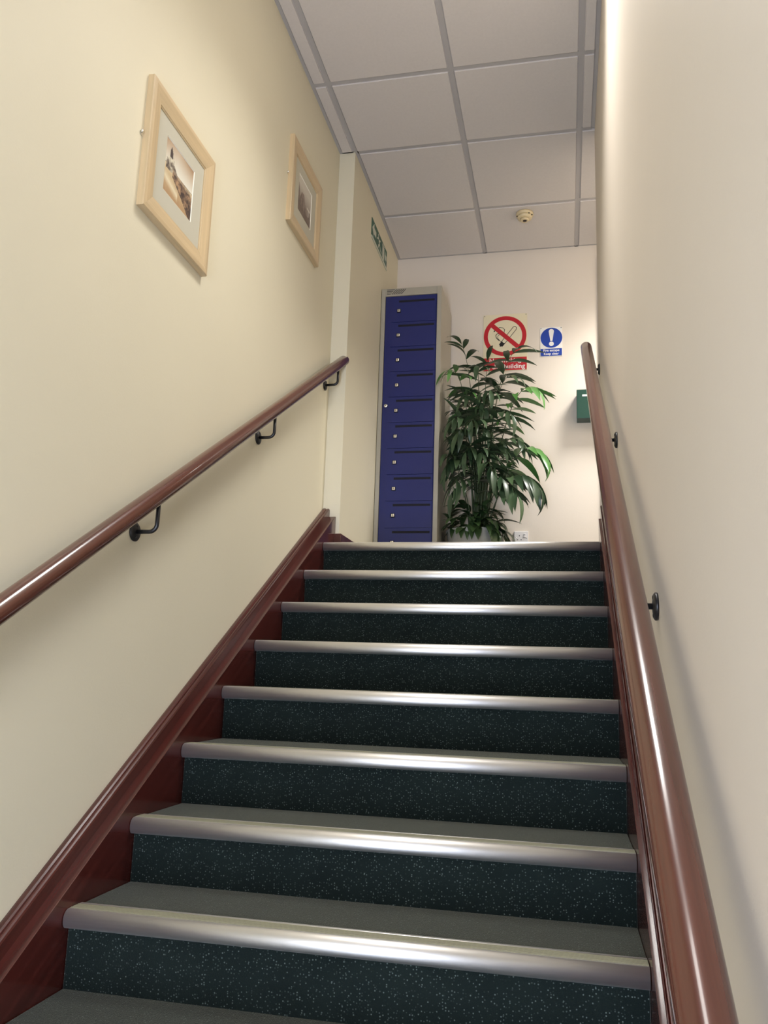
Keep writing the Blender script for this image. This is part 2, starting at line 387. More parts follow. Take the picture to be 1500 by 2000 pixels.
# ================================================================== FRAMED PICTURES
def smooth_n(x, y, s=0):                      # tiny value noise for the printed photographs
    def hsh(i, j): return (math.sin(i*127.1 + j*311.7 + s*74.7)*43758.5453) % 1.0
    i, j = math.floor(x), math.floor(y); fx, fy = x - i, y - j
    fx, fy = fx*fx*(3-2*fx), fy*fy*(3-2*fy)
    return (hsh(i, j)*(1-fx) + hsh(i+1, j)*fx)*(1-fy) + (hsh(i, j+1)*(1-fx) + hsh(i+1, j+1)*fx)*fy
def lerp(a, b, t): t = max(0, min(1, t)); return tuple(p*(1-t) + q*t for p, q in zip(a, b))
def art_rocks(u, v):
    n = smooth_n(u*13, v*13)*0.55 + smooth_n(u*34, v*34, 2)*0.45
    hz = 0.55 - 0.02*u
    if v > hz:                                    # sky, bright at the horizon, brown at the corners
        e = (v - hz)/(1 - hz)
        c = lerp((228, 224, 208), (168, 134, 100), e**1.4 * (0.55 + 0.9*abs(u - 0.42)))
    elif v > hz - 0.015: c = (128, 116, 100)
    else:                                         # wet sand with a pale streak
        c = lerp((214, 196, 156), (178, 144, 104), (hz - v)*1.9 + (n - 0.5)*0.2)
        if u < 0.5: c = lerp(c, (232, 222, 190), 0.85*max(0, 1 - abs(v - 0.30 + 0.30*u)*8))
    top = 0.84 - abs(u - 0.21)*1.5 + (smooth_n(u*22, 3.1) - 0.5)*0.16        # sea stack on the left
    if 0.03 < u < 0.50 and 0.44 + 0.08*u < v < max(top, 0.60 - (u - 0.2)*0.30):
        c = lerp((216, 208, 184), (84, 70, 60), 0.15 + (0.66 - v)*2.6 + (n - 0.5)*2.2)
    if 0.150 < u < 0.245 and 0.72 < v < 0.93 - abs(u - 0.19)*2.0: c = lerp((58, 46, 42), (110, 96, 84), (n - 0.4)*1.5)
    edge = 0.53 - 0.10*(u - 0.34) + (smooth_n(u*10, 1.5) - 0.5)*0.10         # dark foreground rocks
    low = 0.40 - 0.58*(u - 0.26) + (smooth_n(u*8, 7.7) - 0.5)*0.05
    if u > 0.27 and low < v < edge:
        k = 0.25 + (n - 0.5)*1.5 + 0.45*(u - 0.3) + 0.75*max(0, math.sin(u*15 - v*11 + 2*n) - 0.45) + (0.5 if v < low + 0.03 else 0)
        c = lerp((176, 142, 106), (64, 48, 42), k)
        if v > edge - 0.05: c = lerp(c, (206, 188, 156), 0.55)
    return c
def art_mist(u, v):
    n = smooth_n(u*9, v*7, 5)*0.6 + smooth_n(u*30, v*22, 6)*0.4
    c = lerp((150, 136, 122), (208, 200, 184), (v - 0.35)*2.2)
    hgt = 0.66 - 0.30*u + (smooth_n(u*7, 2.5, 8) - 0.5)*0.45
    if v < hgt: c = lerp((146, 130, 118), (96, 80, 72), (n - 0.3)*1.6 + (0.35 if u < 0.25 else 0))
    if v < 0.22: c = lerp(c, (112, 96, 84), 0.6)
    if 0.70 < u < 0.95 and 0.42 < v < 0.48: c = (214, 206, 192)
    if 0.80 < u < 0.86 and 0.26 < v < 0.42: c = (196, 190, 178)
    return c
def art_mat(name):
    m = bpy.data.materials.new(name); m.use_nodes = True; nt = m.node_tree
    a = nt.nodes.new('ShaderNodeVertexColor'); a.layer_name = 'ink'
    nt.links.new(a.outputs[0], nt.nodes['Principled BSDF'].inputs['Base Color'])
    nt.nodes['Principled BSDF'].inputs['Roughness'].default_value = 0.5
    return m
print_m = art_mat('sepia_print')
def picture(label, yc, zc, art):
    t = thing('framed_picture', label, 'picture', 'framed sepia pictures on the left wall'); t.location = (XL, yc, zc)
    W2, H2, mw = 0.222, 0.212, 0.063
    dep = 0.022
    # moulding profile: (inset from outer edge, height off the wall)
    pr = [(0, 0), (0, dep - 0.003), (0.003, dep), (0.016, dep + 0.001), (0.046, dep - 0.004), (0.058, dep - 0.006), (0.0595, dep - 0.0085), (mw, dep - 0.009), (mw, 0.0035), (mw - 0.01, 0.0)]
    cor = [(-1, -1), (1, -1), (1, 1), (-1, 1)]
    for k in range(4):
        a, b = cor[k], cor[(k+1) % 4]; bm = bmesh.new(); rings = []
        for (sy, sz) in (a, b): rings.append([(hh, sy*(W2 - ins), sz*(H2 - ins)) for ins, hh in pr])
        sweep(bm, rings)
        for f in bm.faces: f.smooth = False
        from_bm('frame_moulding', bm, oak_m if k % 2 == 0 else oakv_m, t)
    mz = 0.0105; pw, ph = 0.0945, 0.0885; yo, zo = -0.002, 0.006
    bm = bmesh.new(); A = [(-W2+mw, -H2+mw), (W2-mw, -H2+mw), (W2-mw, H2-mw), (-W2+mw, H2-mw)]
    B = [(yo-pw-0.003, zo-ph-0.003), (yo+pw+0.003, zo-ph-0.003), (yo+pw+0.003, zo+ph+0.003), (yo-pw-0.003, zo+ph+0.003)]
    va = [bm.verts.new((mz, y, z)) for y, z in A]; vb = [bm.verts.new((mz, y, z)) for y, z in B]
    for k in range(4): bm.faces.new((va[k], va[(k+1) % 4], vb[(k+1) % 4], vb[k]))
    mo = from_bm('mount', bm, mount_m, t)
    bm = bmesh.new(); va = [bm.verts.new((mz, y, z)) for y, z in B]
    vb = [bm.verts.new((mz - 0.0022, yo + sy*pw, zo + sz*ph)) for sy, sz in cor]
    for k in range(4): bm.faces.new((va[k], va[(k+1) % 4], vb[(k+1) % 4], vb[k]))
    from_bm('mount_bevel', bm, bevel_m, mo)
    n = 72; vs = []; fs = []
    for j in range(n+1):
        for i in range(n+1): vs.append((mz - 0.0023, yo - pw + 2*pw*i/n, zo - ph + 2*ph*j/n))
    for j in range(n):
        for i in range(n): fs.append((j*(n+1)+i, j*(n+1)+i+1, (j+1)*(n+1)+i+1, (j+1)*(n+1)+i))
    me = bpy.data.meshes.new('sepia_print'); me.from_pydata(vs, [], fs)
    ca = me.color_attributes.new('ink', 'FLOAT_COLOR', 'POINT')
    k = 0
    for j in range(n+1):
        for i in range(n+1):
            ca.data[k].color = srgb(*[max(0, min(255, c)) for c in art(i/n, j/n)]); k += 1
    link('sepia_print', me, print_m, t)
    box('backing_board', 0.001, 0.006, -W2 + 0.03, W2 - 0.03, -H2 + 0.03, H2 - 0.03, mount_m, t)
    bm = bmesh.new(); bbox(bm, 0.001, 0.0025, -W2 - 0.014, -W2 + 0.012, 0.004, 0.020, bev=0.0006)
    lathe(bm, [(0.0055, 0.0), (0.0055, 0.004), (0.003, 0.0055)], (0.0025, -W2 - 0.012, 0.014), 14, 'x')
    from_bm('hanging_plate', bm, chrome_m, t)
picture('pale wood framed sepia seascape with rocks, the nearer and lower of the two pictures', -1.583, 0.899, art_rocks)
picture('pale wood framed misty sepia print, the farther picture beside the wall corner', -0.370, 1.562, art_mist)

# ================================================================== LOCKER
lk = thing('locker', 'tall grey steel locker with ten blue letterbox doors in the landing corner', 'locker')
LX0, LX1, LY0, LY1, LH = 0.0225, 0.4005, 0.94, 1.385, 1.758
boxes('carcass', [(LX0, LX0 + 0.0015, LY0 + 0.02, LY1, 0, LH), (LX1 - 0.0015, LX1, LY0 + 0.02, LY1, 0, LH), (LX0 + 0.0015, LX1 - 0.0015, LY0 + 0.02, LY1, LH - 0.0015, LH), (LX0 + 0.0015, LX1 - 0.0015, LY1 - 0.0015, LY1, 0, LH - 0.0015), (LX0 + 0.0015, LX1 - 0.0015, LY0 + 0.02, LY1 - 0.0015, 0.02, 0.03)], lgrey_m, lk)
BX0, BX1, BZ0, BZ1 = 0.0475, 0.3735, 0.045, 1.7085
boxes('front_frame', [(LX0, BX0, LY0, LY0 + 0.02, 0, LH), (BX1, LX1, LY0, LY0 + 0.02, 0, LH), (BX0, BX1, LY0, LY0 + 0.02, BZ1, LH), (BX0, BX1, LY0, LY0 + 0.02, 0, BZ0)], lgrey_m, lk, bev=0.0012)
DX0, DX1 = 0.0885, 0.3665
DT, DP = 1.6925, 0.1613
md = box('master_door', BX0 + 0.002, BX1 - 0.002, LY0 + 0.006, LY0 + 0.016, BZ0 + 0.002, BZ1 - 0.002, blue_m, lk, bev=0.001)
bm = bmesh.new(); lathe(bm, [(0.0115, 0), (0.0115, -0.010), (0.009, -0.0135), (0.004, -0.014)], (0.072, LY0 + 0.006, 0.9935), 20, 'y'); bbox(bm, 0.0708, 0.0732, LY0 - 0.0086, LY0 - 0.0078, 0.988, 0.999, mi=1)
from_bm('lock', bm, [chrome_m, dark_m], md)
def locker_door_mesh():
    w_, h_ = DX1 - DX0, DP - 0.0026
    sx0, sx1, sz1, sz0 = 0.046, w_ - 0.009, h_ - 0.0165, h_ - 0.0305
    bm = bmesh.new(); y0, y1 = -0.008, 0.0055
    for b in ((0, w_, y0, y1, sz1, h_), (0, w_, y0, y1, 0, sz0), (0, sx0, y0, y1, sz0, sz1), (sx1, w_, y0, y1, sz0, sz1)): bbox(bm, *b)
    bmesh.ops.remove_doubles(bm, verts=bm.verts, dist=1e-5)
    me = bpy.data.meshes.new('locker_door'); bm.to_mesh(me); bm.free(); me.materials.append(blue_m)
    bm = bmesh.new(); bbox(bm, sx0, sx1, -0.0071, 0.0052, sz0, sz1)  # dark fill standing in for the shade inside the slot
    ms = bpy.data.meshes.new('letter_slot'); bm.to_mesh(ms); bm.free(); ms.materials.append(dark_m)
    bm = bmesh.new(); lx, lz = 0.048, h_ - 0.0855
    bbox(bm, lx - 0.0125, lx + 0.0125, -0.0095, -0.008, lz - 0.0125, lz + 0.0125, bev=0.002, mi=1)
    bbox(bm, lx - 0.0095, lx + 0.0095, -0.0165, -0.0095, lz - 0.0095, lz + 0.0095, bev=0.003, seg=3)
    bbox(bm, lx - 0.0012, lx + 0.0012, -0.0170, -0.0163, lz - 0.0045, lz + 0.0045, mi=1)
    ml = bpy.data.meshes.new('lock'); bmesh.ops.recalc_face_normals(bm, faces=bm.faces); bm.to_mesh(ml); bm.free(); ml.materials.append(chrome_m); ml.materials.append(dark_m)
    return me, ms, ml
dme, sme, lme = locker_door_mesh()
for k in range(10):
    d = link('locker_door', dme, None, lk); d.location = (DX0, LY0 + 0.005, DT - (k+1)*DP + 0.0013)
    link('letter_slot', sme, None, d); link('lock', lme, None, d)
vm = []
for k in range(4):
    z = 1.7505 - k*0.0100; vm.append((0.056, 0.105 - k*0.0085, LY0 - 0.0004, LY0 + 0.001, z - 0.0017, z + 0.0017))
for b in vm: box('vent_slit', *b, dark_m, lk)  # thin raised bars, the shade of the vent slits put in as colour
for k in range(6):
    x = 0.086 + k*0.0118; bm = bmesh.new()
    extr(bm, [(x, LY0 - 0.0004, 1.7195), (x + 0.0044, LY0 - 0.0004, 1.7195), (x + 0.0324, LY0 - 0.0004, 1.7520), (x + 0.028, LY0 - 0.0004, 1.7520)], (0, 0.0014, 0))
    from_bm('vent_slit', bm, dark_m, lk)  # slanting bars, slit shade painted the same way

# ================================================================== WALL SIGNS
def text_mesh(name, body, size, m, parent, cx, y, cz, width=None, bold=0.0, rot=None):
    c = bpy.data.curves.new(name, 'FONT'); c.body = body; c.size = size; c.align_x = 'CENTER'; c.align_y = 'CENTER'
    c.extrude = 0.0002; c.offset = bold; c.resolution_u = 3
    o = bpy.data.objects.new(name, c); COL.objects.link(o)
    bpy.context.view_layer.update()
    me = bpy.data.meshes.new_from_object(o.evaluated_get(bpy.context.evaluated_depsgraph_get()))
    bpy.data.objects.remove(o); bpy.data.curves.remove(c)
    xs = [v.co.x for v in me.vertices]; s = (width/(max(xs) - min(xs))) if width else 1.0
    for v in me.vertices: v.co = Vector((cx + v.co.x*s, y - v.co.z, cz + v.co.y*s))
    return link(name, me, m, parent)
def ring(bm, cx, y, cz, ro, ri, n=64, d=0.0004):
    for k in range(n):
        a, b = 2*PI*k/n, 2*PI*(k+1)/n
        extr(bm, [(cx + ro*math.cos(a), y, cz + ro*math.sin(a)), (cx + ro*math.cos(b), y, cz + ro*math.sin(b)), (cx + ri*math.cos(b), y, cz + ri*math.sin(b)), (cx + ri*math.cos(a), y, cz + ri*math.sin(a))], (0, d, 0))
def disc(bm, cx, y, cz, r, d=0.0004, n=48, rz=None):
    extr(bm, [(cx + r*math.cos(2*PI*k/n), y, cz + (rz or r)*math.sin(2*PI*k/n)) for k in range(n)], (0, d, 0))
def stroke(bm, pts, wd, y, d=0.0004):
    for (x0, z0), (x1, z1) in zip(pts, pts[1:]):
        dx, dz = x1 - x0, z1 - z0; l = math.hypot(dx, dz) or 1; ox, oz = -dz/l*wd/2, dx/l*wd/2; ex, ez = dx/l*wd*0.3, dz/l*wd*0.3
        extr(bm, [(x0 - ex + ox, y, z0 - ez + oz), (x0 - ex - ox, y, z0 - ez - oz), (x1 + ex - ox, y, z1 + ez - oz), (x1 + ex + ox, y, z1 + ez + oz)], (0, d, 0))
def pins(t, x0, x1, z0, z1, y):
    for x in (x0, x1):
        for z in (z0, z1):
            bm = bmesh.new(); lathe(bm, [(0.0032, 0.0), (0.0030, -0.0012), (0.0012, -0.002)], (x, y, z), 10, 'y'); from_bm('fixing_screw', bm, mat('screw_dull', (0.25, 0.24, 0.22, 1), 0.4, metal=1.0), t)

ns = thing('no_smoking_sign', 'cream no smoking sign with red crossed circle above the palm', 'sign')
yf = YE - 0.0030
box('sign_plate', 0.6120, 0.8990, yf, YE - 0.0003, 1.3620, 1.7570, signcream_m, ns, bev=0.001)
cx, cz = 0.7545, 1.6035
bm = bmesh.new(); yy = yf - 0.0006
th = math.radians(138)                          # cigarette, burning end low on the left
ax = Vector((math.cos(math.radians(52)), math.sin(math.radians(52)))); nx = Vector((-ax.y, ax.x))
c0 = Vector((cx - 0.030, cz - 0.068)); hw = 0.013
q = lambda a_, b_: (c0.x + ax.x*a_ + nx.x*b_, c0.y + ax.y*a_ + nx.y*b_)
arc = [q(0.150 + hw*math.cos(g), -hw*math.sin(g)) for g in [PI*(k/8) - PI/2 for k in range(9)]]
stroke(bm, [q(0.03, hw)] + arc + [q(0.03, -hw)], 0.0035, yy)
blob = [q(0.0 - 0.006*math.cos(g*3), hw*1.1*math.sin(g)) for g in (-1.4, -0.7, 0, 0.7, 1.4)]
extr(bm, [(p[0], yy, p[1]) for p in blob + [q(0.034, hw*1.1), q(0.028, 0), q(0.034, -hw*1.1)]], (0, 0.0004, 0))
sm = [(cx - 0.038, cz - 0.030), (cx - 0.050, cz - 0.018), (cx - 0.058, cz - 0.006), (cx - 0.060, cz + 0.008), (cx - 0.052, cz + 0.018), (cx - 0.040, cz + 0.020)]
stroke(bm, sm, 0.0045, yy); stroke(bm, [(x + 0.012, z - 0.008) for x, z in sm], 0.003, yy)
s2 = [(cx - 0.072 + 0.0, cz + 0.034), (cx - 0.060, cz + 0.052), (cx - 0.036, cz + 0.062), (cx - 0.014, cz + 0.058), (cx - 0.002, cz + 0.044), (cx - 0.006, cz + 0.026), (cx - 0.016, cz + 0.016)]
stroke(bm, s2, 0.0035, yy); stroke(bm, [(cx - 0.072, cz + 0.034), (cx - 0.060, cz + 0.048)], 0.006, yy)
from_bm('cigarette_symbol', bm, sblack_m, ns)
bm = bmesh.new(); yy = yf - 0.0011
ring(bm, cx, yy, cz, 0.1390, 0.1120)
b0 = 0.118; dg = math.radians(-43); ca, sa = math.cos(dg), math.sin(dg)
extr(bm, [(cx + ca*u_ - sa*v_, yy - 0.0001, cz + sa*u_ + ca*v_) for u_, v_ in ((-b0, -0.0145), (b0, -0.0145), (b0, 0.0145), (-b0, 0.0145))], (0, 0.0004, 0))
from_bm('prohibition_ring', bm, red_m, ns)
box('red_panel', 0.6155, 0.8955, yf - 0.0008, yf - 0.0001, 1.3660, 1.4535, red_m, ns, bev=0.0)
text_mesh('lettering', 'No smoking', 0.044, signwhite_m, ns, 0.7555, yf - 0.0012, 1.4330, 0.205, 0.0006)
text_mesh('lettering', 'in this building', 0.044, signwhite_m, ns, 0.7555, yf - 0.0012, 1.3905, 0.255, 0.0006)
pins(ns, 0.620, 0.891, 1.371, 1.749, yf)

fe = thing('fire_escape_sign', 'small white sign with blue exclamation disc reading Fire escape Keep clear', 'sign')
box('sign_plate', 0.9810, 1.1215, yf, YE - 0.0003, 1.4470, 1.6480, signwhite_m, fe, bev=0.001)
bm = bmesh.new(); disc(bm, 1.0530, yf - 0.0006, 1.5745, 0.0690); from_bm('blue_disc', bm, sblue_m, fe)
bm = bmesh.new(); yy = yf - 0.0011
extr(bm, [(1.0530 + a, yy, 1.5745 + b) for a, b in ((-0.0065, -0.022), (0.0065, -0.022), (0.0165, 0.043), (0.0150, 0.052), (0.0085, 0.058), (0, 0.060), (-0.0085, 0.058), (-0.0150, 0.052), (-0.0165, 0.043))], (0, 0.0004, 0))
disc(bm, 1.0530, yy, 1.5745 - 0.0420, 0.0155, n=28); from_bm('exclamation_mark', bm, signwhite_m, fe)
box('blue_panel', 0.9835, 1.1190, yf - 0.0008, yf - 0.0001, 1.4500, 1.5000, sblue_m, fe)
text_mesh('lettering', 'Fire escape', 0.022, signwhite_m, fe, 1.0515, yf - 0.0012, 1.4870, 0.102, 0.0005)
text_mesh('lettering', 'Keep clear', 0.022, signwhite_m, fe, 1.0515, yf - 0.0012, 1.4640, 0.094, 0.0005)
pins(fe, 0.987, 1.1155, 1.4530, 1.6420, yf)

ex = thing('exit_sign', 'green and white running man exit sign high on the landing side wall', 'sign')
EX0, EX1, EZ0, EZ1 = 0.620, 1.046, 1.955, 2.068
xf = GX + 0.0035
box('sign_plate', GX + 0.0003, xf, EX0, EX1, EZ0, EZ1, sgreen_m, ex, bev=0.001)
box('lower_strip', GX + 0.0003, GX + 0.006, EX0, EX1 + 0.004, EZ0 - 0.016, EZ0 - 0.001, clear_m, ex, bev=0.001)
def yz(bm, pts, d=0.0005): extr(bm, [(xf + 0.0001, EX0 + a, EZ0 + b) for a, b in pts], (d, 0, 0))
bm = bmesh.new()
yz(bm, [(0.012, 0.055), (0.060, 0.102), (0.060, 0.075), (0.115, 0.075), (0.115, 0.035), (0.060, 0.035), (0.060, 0.010)])
from_bm('arrow_symbol', bm, clear_m, ex)
bm = bmesh.new()
yz(bm, [(0.176 + 0.010*math.cos(2*PI*k/14), 0.092 + 0.010*math.sin(2*PI*k/14)) for k in range(14)])
yz(bm, [(0.180, 0.080), (0.205, 0.070), (0.222, 0.046), (0.205, 0.040), (0.190, 0.052)])
yz(bm, [(0.178, 0.082), (0.160, 0.074), (0.140, 0.056), (0.147, 0.050), (0.166, 0.063), (0.186, 0.068)])
yz(bm, [(0.196, 0.074), (0.232, 0.084), (0.236, 0.077), (0.204, 0.062)])
yz(bm, [(0.205, 0.046), (0.180, 0.036), (0.172, 0.010), (0.182, 0.008), (0.192, 0.028), (0.218, 0.040)])
yz(bm, [(0.216, 0.048), (0.240, 0.028), (0.268, 0.024), (0.268, 0.016), (0.234, 0.018), (0.208, 0.040)])
from_bm('running_man_symbol', bm, clear_m, ex)
bm = bmesh.new()
yz(bm, [(0.290, 0.008), (0.290, 0.104), (0.300, 0.104), (0.300, 0.008)]); yz(bm, [(0.300, 0.104), (0.346, 0.104), (0.346, 0.095), (0.300, 0.095)])
yz(bm, [(0.308, 0.008), (0.308, 0.090), (0.346, 0.090), (0.346, 0.008)])
from_bm('doorway_symbol', bm, clear_m, ex)
bm = bmesh.new()
yz(bm, [(0.360, 0.055), (0.385, 0.096), (0.385, 0.072), (0.414, 0.072), (0.414, 0.040), (0.385, 0.040), (0.385, 0.014)])
from_bm('arrow_symbol', bm, clear_m, ex)

# ================================================================== GREEN BOX, SOCKET, DETECTOR
gb = thing('first_aid_box', 'dark green wall box with a white label, half hidden by the right handrail', 'box')
gy = YE - 0.104
boxes('box_body', [(1.2065, 1.475, gy + 0.022, YE - 0.0005, 0.992, 1.178)], boxg_m, gb, bev=0.003)
boxes('box_lid', [(1.2055, 1.476, gy, gy + 0.0205, 0.991, 1.179)], boxg_m, gb, bev=0.003)
box('label', 1.2400, 1.3200, gy - 0.0008, gy - 0.0001, 1.1330, 1.1450, signwhite_m, gb)

so = thing('wall_socket', 'white single power socket low on the end wall beside the planter', 'socket')
SX0, SX1, SZ1 = 0.8160, 0.9030, 0.3005; SZ0 = SZ1 - 0.087
box('face_plate', SX0, SX1, YE - 0.0095, YE - 0.0005, SZ0, SZ1, plast_m, so, bev=0.0025)
for nm, b in (('pin_hole', (SX0 + 0.030, SX0 + 0.0345, 0.0105, SZ1 - 0.033, SZ1 - 0.0245)), ('pin_hole', (SX0 + 0.0170, SX0 + 0.0250, 0.0105, SZ1 - 0.057, SZ1 - 0.0525)), ('pin_hole', (SX0 + 0.0395, SX0 + 0.0475, 0.0105, SZ1 - 0.057, SZ1 - 0.0525))):
    box(nm, b[0], b[1], YE - 0.0100, YE - 0.0090, b[3], b[4], dark_m, so)
box('rocker_switch', SX0 + 0.058, SX0 + 0.072, YE - 0.0135, YE - 0.0092, SZ1 - 0.040, SZ1 - 0.017, plast_m, so, bev=0.0015)
box('switch_marker', SX0 + 0.060, SX0 + 0.070, YE - 0.0140, YE - 0.0132, SZ1 - 0.0255, SZ1 - 0.0235, dark_m, so)
for x in (SX0 + 0.012, SX1 - 0.012):
    bm = bmesh.new(); lathe(bm, [(0.003, 0), (0.003, -0.0008), (0.001, -0.0012)], (x, YE - 0.0094, SZ1 - 0.0435), 10, 'y'); from_bm('screw', bm, chrome_m, so)

sd = thing('smoke_detector', 'round cream smoke detector on a ceiling tile', 'smoke detector')
SDX, SDY, SDZ = 0.9040, 0.945, ZC - 0.0072
bm = bmesh.new(); lathe(bm, [(0.030, 0), (0.0520, 0), (0.0525, -0.008), (0.0505, -0.0165), (0.047, -0.0185), (0.030, -0.0185)], (SDX, SDY, SDZ), 40); from_bm('base', bm, cream_m, sd)
bm = bmesh.new(); lathe(bm, [(0.030, -0.0186), (0.0440, -0.0186), (0.0445, -0.024), (0.0425, -0.034), (0.037, -0.0365), (0.0265, -0.0370)], (SDX, SDY, SDZ), 40); from_bm('sensor_body', bm, cream_m, sd)
bm = bmesh.new(); lathe(bm, [(0.020, -0.0372), (0.0265, -0.0372), (0.0262, -0.046), (0.0225, -0.0495), (0.0125, -0.0500), (0.0115, -0.0470)], (SDX, SDY, SDZ), 32); hd = from_bm('sensor_head', bm, cream_m, sd)
bm = bmesh.new(); lathe(bm, [(0.0125, -0.0502), (0.0112, -0.0510), (0.004, -0.0512)], (SDX, SDY, SDZ), 24); from_bm('lens', bm, mat('detector_lens', (0.035, 0.014, 0.008, 1), 0.2), hd)
for a in (-0.35, PI + 0.25, -0.95):
    bm = bmesh.new(); x, y = SDX + 0.0475*math.cos(a), SDY + 0.0475*math.sin(a); lathe(bm, [(0.0035, -0.0188), (0.0035, -0.0235), (0.0015, -0.0240)], (x, y, SDZ), 8); from_bm('fixing_notch', bm, mat('notch', (0.02, 0.015, 0.01, 1), 0.6), sd)

# ================================================================== LUMINAIRES (recessed, above and beside the view)
for (xa, xb, ya, yb), lab in zip(sorted(lum_cells, key=lambda c: (c[1] > 1.5, -c[2])), ('recessed square ceiling light above the upper stairs', 'recessed square ceiling light above the lower stairs', 'recessed square ceiling light over the landing round the corner')):
    t = thing('ceiling_light', lab, 'light', 'recessed ceiling lights')
    e = 0.022
    boxes('light_frame', [(xa, xb, ya, ya + e, ZC - 0.006, ZC + 0.02), (xa, xb, yb - e, yb, ZC - 0.006, ZC + 0.02), (xa, xa + e, ya + e, yb - e, ZC - 0.006, ZC + 0.02), (xb - e, xb, ya + e, yb - e, ZC - 0.006, ZC + 0.02)], plast_m, t)
    box('diffuser', xa + e, xb - e, ya + e, yb - e, ZC - 0.002, ZC + 0.006, lamp_m, t)

# ================================================================== POTTED PALM
pl = thing('potted_palm', 'leafy green palm with broad underplanting in a pale round planter beside the locker', 'potted plant')
PC = Vector((0.588, 1.185, 0.0)); pl.location = PC
bm = bmesh.new()
lathe(bm, [(0.02, 0.0), (0.126, 0.0), (0.134, 0.006), (0.152, 0.14), (0.162, 0.235), (0.168, 0.243), (0.170, 0.256), (0.166, 0.262), (0.154, 0.262), (0.151, 0.250), (0.148, 0.222), (0.02, 0.220)], (0, 0, 0), 48)
from_bm('planter', bm, pot_m, pl)
bm = bmesh.new(); lathe(bm, [(0.1475, 0.2225), (0.1475, 0.234), (0.09, 0.240), (0.01, 0.242)], (0, 0, 0), 32); from_bm('soil', bm, soil_m, pl)

def leaflet_mesh(name, wd, droop, m, nseg=6, fold=0.25, peak=0.35):
    vs, fs = [], []
    for i in range(nseg + 1):
        t = i/nseg
        wv = wd * (math.sin(PI*min(1, (t/peak)*0.5)) if t < peak else math.cos(PI/2*(t - peak)/(1 - peak))**0.8)
        if i == nseg: wv = 0.0006
        wv = max(wv, wd*0.10 if i == 0 else 0.0006)
        ang = droop*t
        x = t if droop == 0 else math.sin(ang)/droop; z = 0 if droop == 0 else -(1 - math.cos(ang))/droop
        up = fold*wv
        vs += [(x, -wv, z + up), (x, 0, z), (x, wv, z + up)]
    for i in range(nseg):
        a = 3*i; fs += [(a, a+1, a+4, a+3), (a+1, a+2, a+5, a+4)]
    me = bpy.data.meshes.new(name); me.from_pydata(vs, [], fs); me.materials.append(m)
    for p in me.polygons: p.use_smooth = True
    return me
LF = {k: [leaflet_mesh('leaflet', 0.100, d, m, fold=0.28) for d in (0.5, 0.9, 1.25)] for k, m in (('old', leaf_m), ('young', lit_leaf_m))}
BR = [leaflet_mesh('leaf', 0.150, d, broad_m, fold=0.30, peak=0.42) for d in (0.7, 1.2, 1.7)]
def place_leaf(name, me, parent, p, d, up, L, wscale=1.0, tries=8):
    d = d.normalized(); s = up.cross(d)
    if s.length < 1e-3: s = Vector((1, 0, 0)).cross(d)
    s.normalize(); n = d.cross(s)
    m = Matrix((d*L, s*L*wscale, n*L)).transposed().to_4x4(); m.translation = p
    vs = [PC + m @ v.co for v in me.vertices]
    oy = max(v.y for v in vs) - (YE - 0.012)
    ox = max([LX1 + 0.012 - v.x for v in vs if v.y > LY0 - 0.012] or [-1])
    if (oy > 0 or ox > 0):
        if tries == 0: return None
        return place_leaf(name, me, parent, p, d + Vector((max(0, ox)/L*0.8, -max(0, oy)/L*0.8, 0)), up, L*0.97, wscale, tries - 1)
    if SINK is not None:
        b0 = len(SINK[0]); SINK[0].extend([tuple(m @ v.co) for v in me.vertices]); SINK[1].extend([tuple(b0 + i for i in f.vertices) for f in me.polygons])
        return None
    o = bpy.data.objects.new(name, me); COL.objects.link(o); o.parent = parent; o.matrix_basis = m
    return o
SINK = None
UP = Vector((0, 0, 1))
def frond(base, ctrl, tip, n, L, kind='old', t0=0.42, droop=0.35, rad=0.0042, w=1.0):
    b, c, e = (Vector(q) - PC for q in (base, ctrl, tip))
    P = lambda t: b*(1-t)**2 + c*2*t*(1-t) + e*t*t
    D = lambda t: ((c - b)*2*(1-t) + (e - c)*2*t).normalized()
    bm = bmesh.new(); K = 12
    tube(bm, [P(k/K) for k in range(K+1)], [rad*(1 - 0.75*k/K) for k in range(K+1)], 6)
    fr = from_bm('frond', bm, stem_m, pl)
    for k in range(n):
        t = t0 + (1 - t0)*(k + 0.3)/n
        for sgn in (-1, 1):
            tt = min(1, t + (0.012 if sgn > 0 else 0)); p, d = P(tt), D(tt)
            s = d.cross(UP)
            if s.length < 0.25: s = Vector((1, -0.3, 0)) - d*Vector((1, -0.3, 0)).dot(d)
            s.normalize()
            q = (tt - t0)/(1 - t0)
            dirv = d*(0.45 + 0.5*q) + s*sgn*(0.95 - 0.35*q) + Vector((random.uniform(-.12, .12), random.uniform(-.12, .12), -droop + random.uniform(-.12, .12)))
            ll = L*(0.72 + 0.5*math.sin(PI*min(1, 0.15 + q*0.85)))*random.uniform(0.85, 1.12)
            me = random.choice(LF[kind])
            # keep every leaf tip clear of the end wall and the locker side
            dn = dirv.normalized()*ll; tipw = PC + p + dn
            if tipw.y > YE - 0.03: dirv.y -= (tipw.y - (YE - 0.03))/ll*1.3
            if tipw.x < 0.425 and tipw.z < 1.8 and tipw.y > 0.92: dirv.x += (0.425 - tipw.x)/ll*1.2
            place_leaf('leaflet', me, fr, p, dirv, (UP + d*-0.3).normalized(), ll, w)
    place_leaf('leaflet', random.choice(LF[kind]), fr, P(0.99), D(1.0) + Vector((0, 0, -0.15)), UP, L*0.9, w)
def B(dx=0, dy=0): return (PC.x + 0.03 + dx, PC.y + dy, 0.238)
